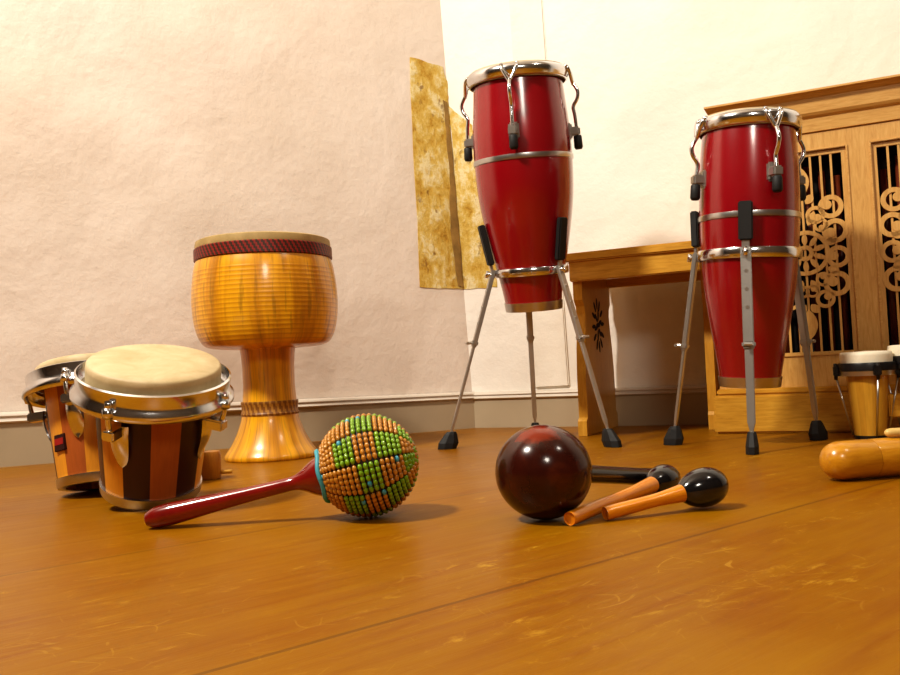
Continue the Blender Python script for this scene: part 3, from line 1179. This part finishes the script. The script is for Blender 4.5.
obj('handle', bm, plain('black_lacquer', (0.008, 0.006, 0.006), 0.22, coat=0.6), root, MG, sharp=1.0, label='black handle')


# ---------------------------------------------------------------- two small maracas
def small_maraca(label, hc, end, rx, rl, hr):
    ax = (hc - end).normalized()
    M = frame(end, hc)
    L = (hc - end).length
    root = empty('maraca', Vector((hc.x, hc.y, 0)), label, 'maraca', 'small black-headed maracas')
    bm = bmesh.new()
    pr = []
    n = 20
    for i in range(n + 1):
        t = i / n
        a = PI * t
        z = -math.cos(a)
        r = math.sin(a) * (1.0 - 0.42 * (1 - t) ** 2.2)
        if t == 0 or t == n:
            r = 0
        pr.append((max(0, r * rx) if 0 < i < n else 0, L + z * rl))
    lathe(bm, pr, 48)
    obj('head', bm, plain('black_gloss_paint', (0.007, 0.007, 0.009), 0.16, coat=0.8), root, M)
    bm = bmesh.new()
    zn = L - rl * 0.84
    lathe(bm, [(0, 0)] + smooth_prof([(hr * 0.85, 0.0), (hr * 1.0, 0.002), (hr * 0.98, zn * 0.3), (hr * 0.95, zn * 0.62), (hr * 1.08, zn * 0.8), (hr * 1.25, zn * 0.95), (hr * 1.32, zn)], 5) + [(hr * 1.0, zn + 0.004), (0, zn + 0.004)], 32)
    obj('handle', bm, orange_wood, root, M, sharp=0.9, label='orange wooden handle')


orange_wood = wood('orange_varnished_wood', [(0.58, 0.17, 0.004), (0.72, 0.25, 0.006), (0.80, 0.31, 0.010)], (30, 30, 4), 0.3, 0.6)
hB = P(701.5, 488, 0.868)
hB.z = 0.0213
eB = G(606, 521)
eB.z = 0.0072
small_maraca('front small maraca with black egg head and orange handle, right of the brown gourd', hB, eB, 0.0216, 0.0295, 0.0068)
hA = P(662, 481, 0.955)
hA.z = 0.0183
eA = G(571, 526)
eA.z = 0.0072
small_maraca('rear small maraca, its black head partly hidden behind the front one', hA, eA, 0.0185, 0.0290, 0.0068)

# ---------------------------------------------------------------- bench along the right wall
BF = G(566, 436.5)
BD = 0.245                                          # depth
b_org = Vector((BF.x, BF.y, 0))
MBn = Matrix(((R_DIR.x, -R_N.x, 0, b_org.x), (R_DIR.y, -R_N.y, 0, b_org.y), (0, 0, 1, 0), (0, 0, 0, 1)))


def loc(px, py, org, dep=0.0):
    p = onplane(px, py, org - R_N * dep, R_N) - org
    return p.dot(R_DIR), p.z


wall_gap = (b_org - CORNER).dot(R_N)
BD = wall_gap - 0.026
x_l, z_top = loc(568, 254, b_org)
_, z_bot = loc(569, 282, b_org)
x_r = (G(715, 434) - b_org).dot(R_DIR) - 0.006
root = empty('bench', MBn, 'honey-coloured wooden bench with a carved end board, against the right wall', 'bench')
bm = bmesh.new()
box(bm, (x_l - 0.012, -0.008, z_top - 0.018), (x_r, BD, z_top), 0.003)
box(bm, (x_l, 0.0, z_bot), (x_r - 0.002, 0.022, z_top - 0.016), 0.002)
box(bm, (x_l, BD - 0.03, z_bot), (x_r - 0.002, BD - 0.01, z_top - 0.016), 0.002)
obj('bench_top', bm, honey, root, MBn, sharp=0.6)


def end_board(x0, x1, d0=0.0):
    bm = bmesh.new()
    h = z_top - 0.017
    # outline in (depth, height), waisted with stepped feet
    half = [(0.50, 0), (0.50, 0.085), (0.46, 0.105), (0.455, 0.35), (0.43, 0.50), (0.39, 0.62), (0.375, 0.70), (0.39, 0.745), (0.44, 0.78), (0.44, 1.0)]
    pts = [(BD * (0.5 + a), h * b) for a, b in half] + [(BD * (0.5 - a), h * b) for a, b in reversed(half)]
    pts = [(min(d0 + p[0] * (1 - d0 / BD), BD), p[1]) for p in pts]
    n = len(pts)
    t = bmesh.new()
    A_ = [t.verts.new((x0, p[0], max(p[1], 0.0004))) for p in pts]
    B_ = [t.verts.new((x1, p[0], max(p[1], 0.0004))) for p in pts]
    t.faces.new(A_)
    t.faces.new(list(reversed(B_)))
    for i in range(n):
        j = (i + 1) % n
        t.faces.new((A_[j], A_[i], B_[i], B_[j]))
    bmesh.ops.recalc_face_normals(t, faces=t.faces)
    merge(bm, t)
    eb = obj('end_board', bm, honey_v, root, MBn)
    # pierced leafy oval let into the board
    bm = bmesh.new()
    if d0:
        return
    cy, cz = BD * 0.5, h * 0.64
    for side in (-1, 1):
        xx = x1 if side > 0 else x0
        for r_i, (nn, rad_, sz) in enumerate(((1, 0.0, 0.012), (6, 0.46, 0.0105), (12, 0.95, 0.0105))):
            for k in range(nn):
                a = 2 * PI * k / nn + r_i * 0.3
                oy = cy + math.cos(a) * rad_ * 0.036
                oz = cz + math.sin(a) * rad_ * 0.050
                t = bmesh.new()
                c = circ(0, 0, sz * 0.62, sz * 1.25, 10)
                rot = Matrix.Rotation(a - PI / 2, 2)
                vs = []
                for u, w in c:
                    q = rot @ Vector((u * 0.7, w))
                    vs.append((oy + q.x, oz + q.y))
                fr = [t.verts.new((xx + side * 0.0006, p[0], p[1])) for p in vs]
                bk = [t.verts.new((xx - side * 0.004, p[0], p[1])) for p in vs]
                t.faces.new(fr)
                for i in range(10):
                    j = (i + 1) % 10
                    t.faces.new((fr[j], fr[i], bk[i], bk[j]))
                merge(bm, t)
    obj('carved_ornament', bm, dark_void, eb, MBn, label='dark pierced leaf oval')


end_board(x_l + 0.002, x_l + 0.021)
end_board(x_r - 0.021, x_r - 0.003, BD * 0.5)

# ---------------------------------------------------------------- carved cabinet
CF = G(715, 434)
c_org = Vector((CF.x, CF.y, 0))
MC = Matrix(((R_DIR.x, -R_N.x, 0, c_org.x), (R_DIR.y, -R_N.y, 0, c_org.y), (0, 0, 1, 0), (0, 0, 0, 1)))
gap = (c_org - CORNER).dot(R_N)
cdp = gap - 0.03
root = empty('organ_cabinet', MC, 'oak cabinet with pierced floral fretwork panels and moulded cornice at right', 'cabinet')
BODY = 0.030                                        # body front stands this far behind the plinth front
px_ = lambda x, y, d=BODY: loc(x, y, c_org, d)
z_pl = loc(716, 396, c_org)[1]
z_p0 = px_(852, 352)[1]
z_p1 = px_(849, 146)[1]
xp1 = px_(852, 250)[0]
xs2 = px_(878, 250)[0]
xc1 = px_(805, 250)[0]
pw = (xp1 - xc1)                                     # half width of a fretwork panel
xp0 = xc1 - pw
xq0 = xs2
xq1 = xs2 + 2 * pw
WID = xq1 + (xp0 - 0.0)
z_c0 = px_(800, 135)[1]
z_c1 = px_(800, 119)[1]
z_c2 = px_(800, 96, 0.005)[1]
z_c3 = px_(800, 91, -0.02)[1]
bm = bmesh.new()
box(bm, (0, 0, 0.0005), (WID, cdp, z_pl), 0.004)
box(bm, (0.006, 0.012, z_pl), (WID - 0.006, cdp - 0.002, z_pl + 0.012), 0.003)
obj('plinth', bm, honey, root, MC, sharp=0.6)
bm = bmesh.new()
y0, y1 = BODY, BODY + 0.022
box(bm, (0.010, y0, z_pl + 0.012), (WID - 0.010, y1, z_p0))          # bottom rail
box(bm, (0.010, y0, z_p1), (WID - 0.010, y1, z_c0))                    # top rail
for xa, xb in ((0.010, xp0), (xp1, xs2), (xq1, WID - 0.010)):
    box(bm, (xa, y0, z_p0), (xb, y1, z_p1))
box(bm, (0.010, y1, z_pl + 0.012), (0.028, cdp - 0.004, z_c0))        # sides
box(bm, (WID - 0.028, y1, z_pl + 0.012), (WID - 0.010, cdp - 0.004, z_c0))
obj('case', bm, oak_v, root, MC)
bm = bmesh.new()
box(bm, (0.03, y1 + 0.035, z_pl + 0.014), (WID - 0.03, y1 + 0.040, z_c0))
obj('inner_panel', bm, dark_void, root, MC)
bm = bmesh.new()                                                        # pipes glimpsed behind the fret
pipe_m = plain('dark_red_pipes', (0.16, 0.03, 0.008), 0.4)
for k in range(14):
    xx = xp0 + 0.01 + k * (xq1 - xp0 - 0.02) / 13
    tube(bm, [(xx, y1 + 0.026, z_pl + 0.03), (xx, y1 + 0.026, z_p1 - 0.02 - 0.012 * (k % 3))], 0.0065, 8)
obj('pipe_row', bm, pipe_m, root, MC)
# cornice
bm = bmesh.new()
prof_c = [(y0 + 0.004, z_c0), (y0 - 0.004, z_c0 + 0.002), (y0 - 0.006, z_c1 - 0.004), (y0 - 0.012, z_c1), (y0 - 0.016, z_c1 + 0.005), (y0 - 0.018, z_c2 - 0.006), (y0 - 0.026, z_c2 - 0.002), (y0 - 0.032, z_c2 + 0.002),
          (y0 - 0.038, z_c2 + 0.006), (y0 - 0.038, z_c3), (cdp, z_c3), (cdp, z_c0)]
ends = []
for sx in (0, 1):
    row = []
    for y, z in prof_c:
        over = max(0.0, y0 - y) * (0.25 if sx == 0 else 0.9)
        x = (0.026 - over) if sx == 0 else (WID - 0.010 + over)
        if y > y0 + 0.01:
            x = (0.026 - (0.012 if z > z_c0 + 0.01 else 0)) if sx == 0 else (WID - 0.010 + (0.034 if z > z_c0 + 0.01 else 0))
        row.append(bm.verts.new((x, y, z)))
    ends.append(row)
n = len(prof_c)
for i in range(n):
    j = (i + 1) % n
    bm.faces.new((ends[0][i], ends[0][j], ends[1][j], ends[1][i]))
bm.faces.new(ends[0])
bm.faces.new(list(reversed(ends[1])))
obj('cornice', bm, oak, root, MC)


def crescent(bm, cx, cz, r, hole, ang, off, ya, yb):
    o = circ(cx, cz, r)
    hx, hz = cx + math.cos(ang) * off, cz + math.sin(ang) * off
    ringplate(bm, o, circ(hx, hz, hole), ya, yb)


def leaf(bm, x, z, ang, ln, wd, ya, yb):
    pts = []
    for t in range(9):
        a = t / 8
        pts.append((ln * a, wd * math.sin(PI * a) ** 0.8))
    pts += [(ln * a / 8, -wd * math.sin(PI * a / 8) ** 0.8) for a in range(7, 0, -1)]
    q = [(x + u * math.cos(ang) - w * math.sin(ang), z + u * math.sin(ang) + w * math.cos(ang)) for u, w in pts]
    prism(bm, q, ya, yb)


def fret(xa, xb):
    bm = bmesh.new()
    ya, yb = y0 + 0.004, y0 + 0.011
    za, zb = z_p0, z_p1
    fwid = 0.0085
    for r in ((xa, za, xa + fwid, zb), (xb - fwid, za, xb, zb), (xa + fwid, za, xb - fwid, za + 0.004), (xa + fwid, zb - fwid, xb - fwid, zb)):
        box(bm, (r[0], ya, r[1]), (r[2], yb, r[3]))
    nb = 8
    iw = (xb - xa - 2 * fwid)
    for k in range(1, nb):
        x = xa + fwid + iw * k / nb
        box(bm, (x - 0.0021, ya + 0.001, za), (x + 0.0021, yb - 0.001, zb))
    cx, cz = (xa + xb) / 2, (za + zb) / 2 
    R = iw / 2
    hz = (zb - za) / 2
    y_a, y_b = ya - 0.0012, yb
    # rosette: hub, petals, pierced ring
    ringplate(bm, circ(cx, cz, R * 0.21), circ(cx, cz, R * 0.10), y_a, y_b)
    for k in range(10):
        a = 2 * PI * (k + 0.5) / 10
        leaf(bm, cx + math.cos(a) * R * 0.18, cz + math.sin(a) * R * 0.18, a, R * 0.36, R * 0.070, y_a, y_b)
    ringplate(bm, circ(cx, cz, R * 0.60), circ(cx, cz, R * 0.49), y_a - 0.0006, y_b)
    def scroll(x, z, r, ang):
        ringplate(bm, circ(x, z, r), circ(x, z, r * 0.60), y_a, y_b)
        prism(bm, circ(x + math.cos(ang) * r * 0.36, z + math.sin(ang) * r * 0.36, r * 0.40, n=20), y_a - 0.0004, y_b)

    for sx in (-1, 1):
        for xx_, zz_, rad_, ang in ((0.68, 1.16, 0.31, 2.6), (0.75, 0.52, 0.32, 3.5), (0.78, -0.16, 0.29, 2.9), (0.72, -0.86, 0.33, 2.6), (0.30, 0.98, 0.24, -1.0), (0.42, -1.24, 0.24, 0.8),
                                    (0.40, -0.72, 0.19, 1.6), (0.42, 0.70, 0.18, -1.4), (0.12, -1.02, 0.17, 1.2)):
            scroll(cx + sx * xx_ * R, cz + zz_ * R, R * rad_, ang if sx > 0 else PI - ang)
        for xx_, zz_, a_, l_ in ((0.10, 0.72, 1.1, 0.40), (0.10, -0.72, -1.1, 0.40), (0.50, 0.20, 0.4, 0.32), (0.52, -0.42, -0.5, 0.32), (0.08, 1.30, 0.9, 0.30), (0.06, -1.36, -0.9, 0.30)):
            leaf(bm, cx + sx * xx_ * R, cz + zz_ * R, a_ if sx > 0 else PI - a_, R * l_, R * 0.11, y_a, y_b)
    for s in (-1, 1):                                  # pointed finials at top and bottom
        leaf(bm, cx, cz + s * hz * 0.56, s * PI / 2, hz * 0.30, R * 0.20, y_a, y_b)
    obj('fretwork_panel', bm, oak_v, root, MC)
    # thin bead moulding round the opening
    bm = bmesh.new()
    for r in ((xa - 0.004, za - 0.004, xa, zb + 0.004), (xb, za - 0.004, xb + 0.004, zb + 0.004), (xa, zb, xb, zb + 0.004), (xa, za - 0.004, xb, za)):
        box(bm, (r[0], y0 - 0.003, r[1]), (r[2], y0 + 0.004, r[3]), 0.001)
    obj('panel_moulding', bm, oak, root, MC)


fret(xp0, xp1)
fret(xq0, xq1)

# ---------------------------------------------------------------- small pale bongos at the right edge
def small_bongo(root, bot, r_head, hgt):
    M = frame(bot, bot + Vector((0, 0, 1)))
    L = hgt
    rb = r_head * 0.56
    bm = bmesh.new()
    pr = smooth_prof([(rb, 0.0), (rb + (r_head * 0.82 - rb) * 0.52, L * 0.5), (r_head * 0.82, L - 0.014)], 6)
    lathe(bm, pr + [(r - 0.006, z) for r, z in reversed(pr)], 64, closed=True)
    obj('shell', bm, pale_staves, root, M, sharp=0.7)
    bm = bmesh.new()
    lathe(bm, [(r_head * 0.93, L - 0.02), (r_head * 0.95, L - 0.006), (r_head * 0.93, L - 0.001), (r_head * 0.85, L + 0.0005), (0, L + 0.002)], 64)
    obj('drumhead', bm, hide_pale, root, M, sharp=1.0)
    bm = bmesh.new()
    ro = r_head * 1.0
    lathe(bm, [(ro * 0.94, L - 0.018), (ro + 0.001, L - 0.018), (ro + 0.002, L - 0.021), (ro + 0.002, L - 0.032), (ro * 0.80, L - 0.032)], 64, closed=True)
    obj('rim', bm, black_metal, root, M, sharp=0.9)
    bm = bmesh.new()
    lathe(bm, [(r_head * 0.80, L - 0.032), (ro + 0.0005, L - 0.032), (ro, L - 0.040), (r_head * 0.80, L - 0.040)], 64, closed=True)
    obj('hoop', bm, dullchrome, root, M, sharp=0.9)
    bm = bmesh.new()
    lathe(bm, [(rb - 0.006, 0.0003), (rb + 0.001, 0.0003), (rb + 0.0015, 0.006), (rb - 0.006, 0.006)], 64, closed=True)
    obj('bottom_ring', bm, black_metal, root, M, sharp=0.9)
    for phi in (-82, 20, 98, 200):
        ph = phi * D2R
        Mz = Matrix.Rotation(ph, 4, 'Z')
        bm = bmesh.new()
        box(bm, (-0.0055, -(ro + 0.009), L - 0.040), (0.0055, -(ro - 0.001), L - 0.022), 0.0015, Mz)
        tube(bm, [cyl(ph, ro + 0.005, L - 0.046), cyl(ph, ro + 0.005, L - 0.018)], 0.003, 8)
        lug = obj('tuning_lug', bm, black_metal, root, M)
        bm = bmesh.new()
        tube(bm, [cyl(ph, ro + 0.005, L - 0.040), cyl(ph, rb + 0.003, 0.006)], 0.0017, 8)
        obj('tension_rod', bm, dullchrome, lug, M)


pale_staves = m_staves('pale_wooden_staves', [(0.68, 0.36, 0.035), (0.62, 0.31, 0.028), (0.70, 0.38, 0.04), (0.60, 0.30, 0.026)], 0.2, 16)
sb = G(871, 438.5)
sb.z = 0.0006
spx = sb.y / F
root = empty('bongo_drums', sb, 'small pale wooden bongos with black rims and white heads at the right edge', 'drum')
small_bongo(root, sb, 25.5 * spx, 86 * spx)
sb2 = sb + Vector((50.5 * spx, -0.004, 0))
small_bongo(root, sb2, 28.0 * spx, 91 * spx)
bm = bmesh.new()
box(bm, (sb.x + 17 * spx, sb.y - 0.012, 0.035), (sb2.x - 18 * spx, sb.y + 0.010, 0.075), 0.002)
obj('joining_block', bm, honey, root)

# ---------------------------------------------------------------- wooden tube shaker at right
wc = G(850, 482.5)
rw = 0.0230
w0 = Vector((wc.x - 0.002, wc.y + 0.018, rw + 0.0005))
w1 = w0 + Vector((0.23, 0.045, 0))
MW = frame(w0, w1)
LW = (w1 - w0).length
root = empty('tube_shaker', Vector((w0.x, w0.y, 0)), 'round-ended turned wooden tube shaker lying at the right edge', 'shaker')


def tube_prof(z0, z1, capa, capb):
    pr = []
    n = 10
    if capa:
        pr += [(0 if i == 0 else rw * math.sin(PI / 2 * i / n) ** 0.85, z0 + 0.024 * (1 - math.cos(PI / 2 * i / n))) for i in range(n + 1)]
    else:
        pr += [(0, z0), (rw * 0.985, z0), (rw, z0 + 0.0015)]
    if capb:
        pr += [(0 if i == n else rw * math.cos(PI / 2 * i / n) ** 0.85, z1 - 0.024 * (1 - math.sin(PI / 2 * i / n))) for i in range(n + 1)]
    else:
        pr += [(rw, z1 - 0.0015), (rw * 0.985, z1), (0, z1)]
    return pr


golden = wood('golden_turned_wood', [(0.46, 0.18, 0.006), (0.56, 0.25, 0.010), (0.64, 0.31, 0.016)], (16, 16, 3), 0.3, 0.6)
bm = bmesh.new()
lathe(bm, tube_prof(-0.022, 0.040, True, False), 48)
obj('end_cap', bm, golden, root, MW, sharp=0.8)
bm = bmesh.new()
lathe(bm, tube_prof(0.0405, LW - 0.03, False, False), 48)
obj('tube_body', bm, golden, root, MW, sharp=0.8)
bm = bmesh.new()
lathe(bm, tube_prof(LW - 0.0295, LW + 0.03, False, True), 48)
obj('end_cap', bm, golden, root, MW, sharp=0.8)

# little stick lying on top of the tube shaker, only its rounded end in the frame
t_ = 0.062
ss = w0.lerp(w1, t_ / LW) + Vector((0, 0, rw + 0.0058))
root = empty('wooden_stick', ss, 'rounded tip of a thin pale stick resting on the tube shaker at the right edge', 'stick')
bm = bmesh.new()
dst = Vector((1, 0.03, 0)).normalized()
tube(bm, [ss, ss + dst * 0.001, ss + dst * 0.003, ss + dst * 0.007, ss + dst * 0.13], [0.001, 0.0028, 0.0044, 0.0054, 0.0054], 16)
obj('stick_shaft', bm, plain('pale_stick_wood', (0.70, 0.48, 0.16), 0.4), root)

# ---------------------------------------------------------------- light
def area(name, loc_, target, size, power, col):
    ld = bpy.data.lights.new(name, 'AREA')
    ld.shape = 'DISK'
    ld.size = size
    ld.energy = power
    ld.color = col
    o = bpy.data.objects.new(name, ld)
    COL.objects.link(o)
    o.location = loc_
    o.rotation_euler = (Vector(target) - Vector(loc_)).to_track_quat('-Z', 'Y').to_euler()
    return o


WARM = (1.0, 0.92, 0.80)
area('key_lamp', (-1.25, 0.35, 2.17), (0.75, 1.7, 0.5), 0.30, 72, WARM)
area('front_lamp', (0.25, -0.9, 1.35), (0.3, 1.8, 0.4), 0.35, 10, WARM)
area('side_lamp', (1.5, 0.1, 2.35), (0.4, 1.7, 0.3), 0.3, 7, WARM)
w = bpy.data.worlds.new('world')
SC.world = w
w.use_nodes = True
w.node_tree.nodes['Background'].inputs[0].default_value = (0.9, 0.75, 0.55, 1)
w.node_tree.nodes['Background'].inputs[1].default_value = 0.05

SC.view_settings.view_transform = 'Standard'
SC.view_settings.look = 'Medium High Contrast'
SC.view_settings.exposure = 0.0
SC.view_settings.gamma = 1.0
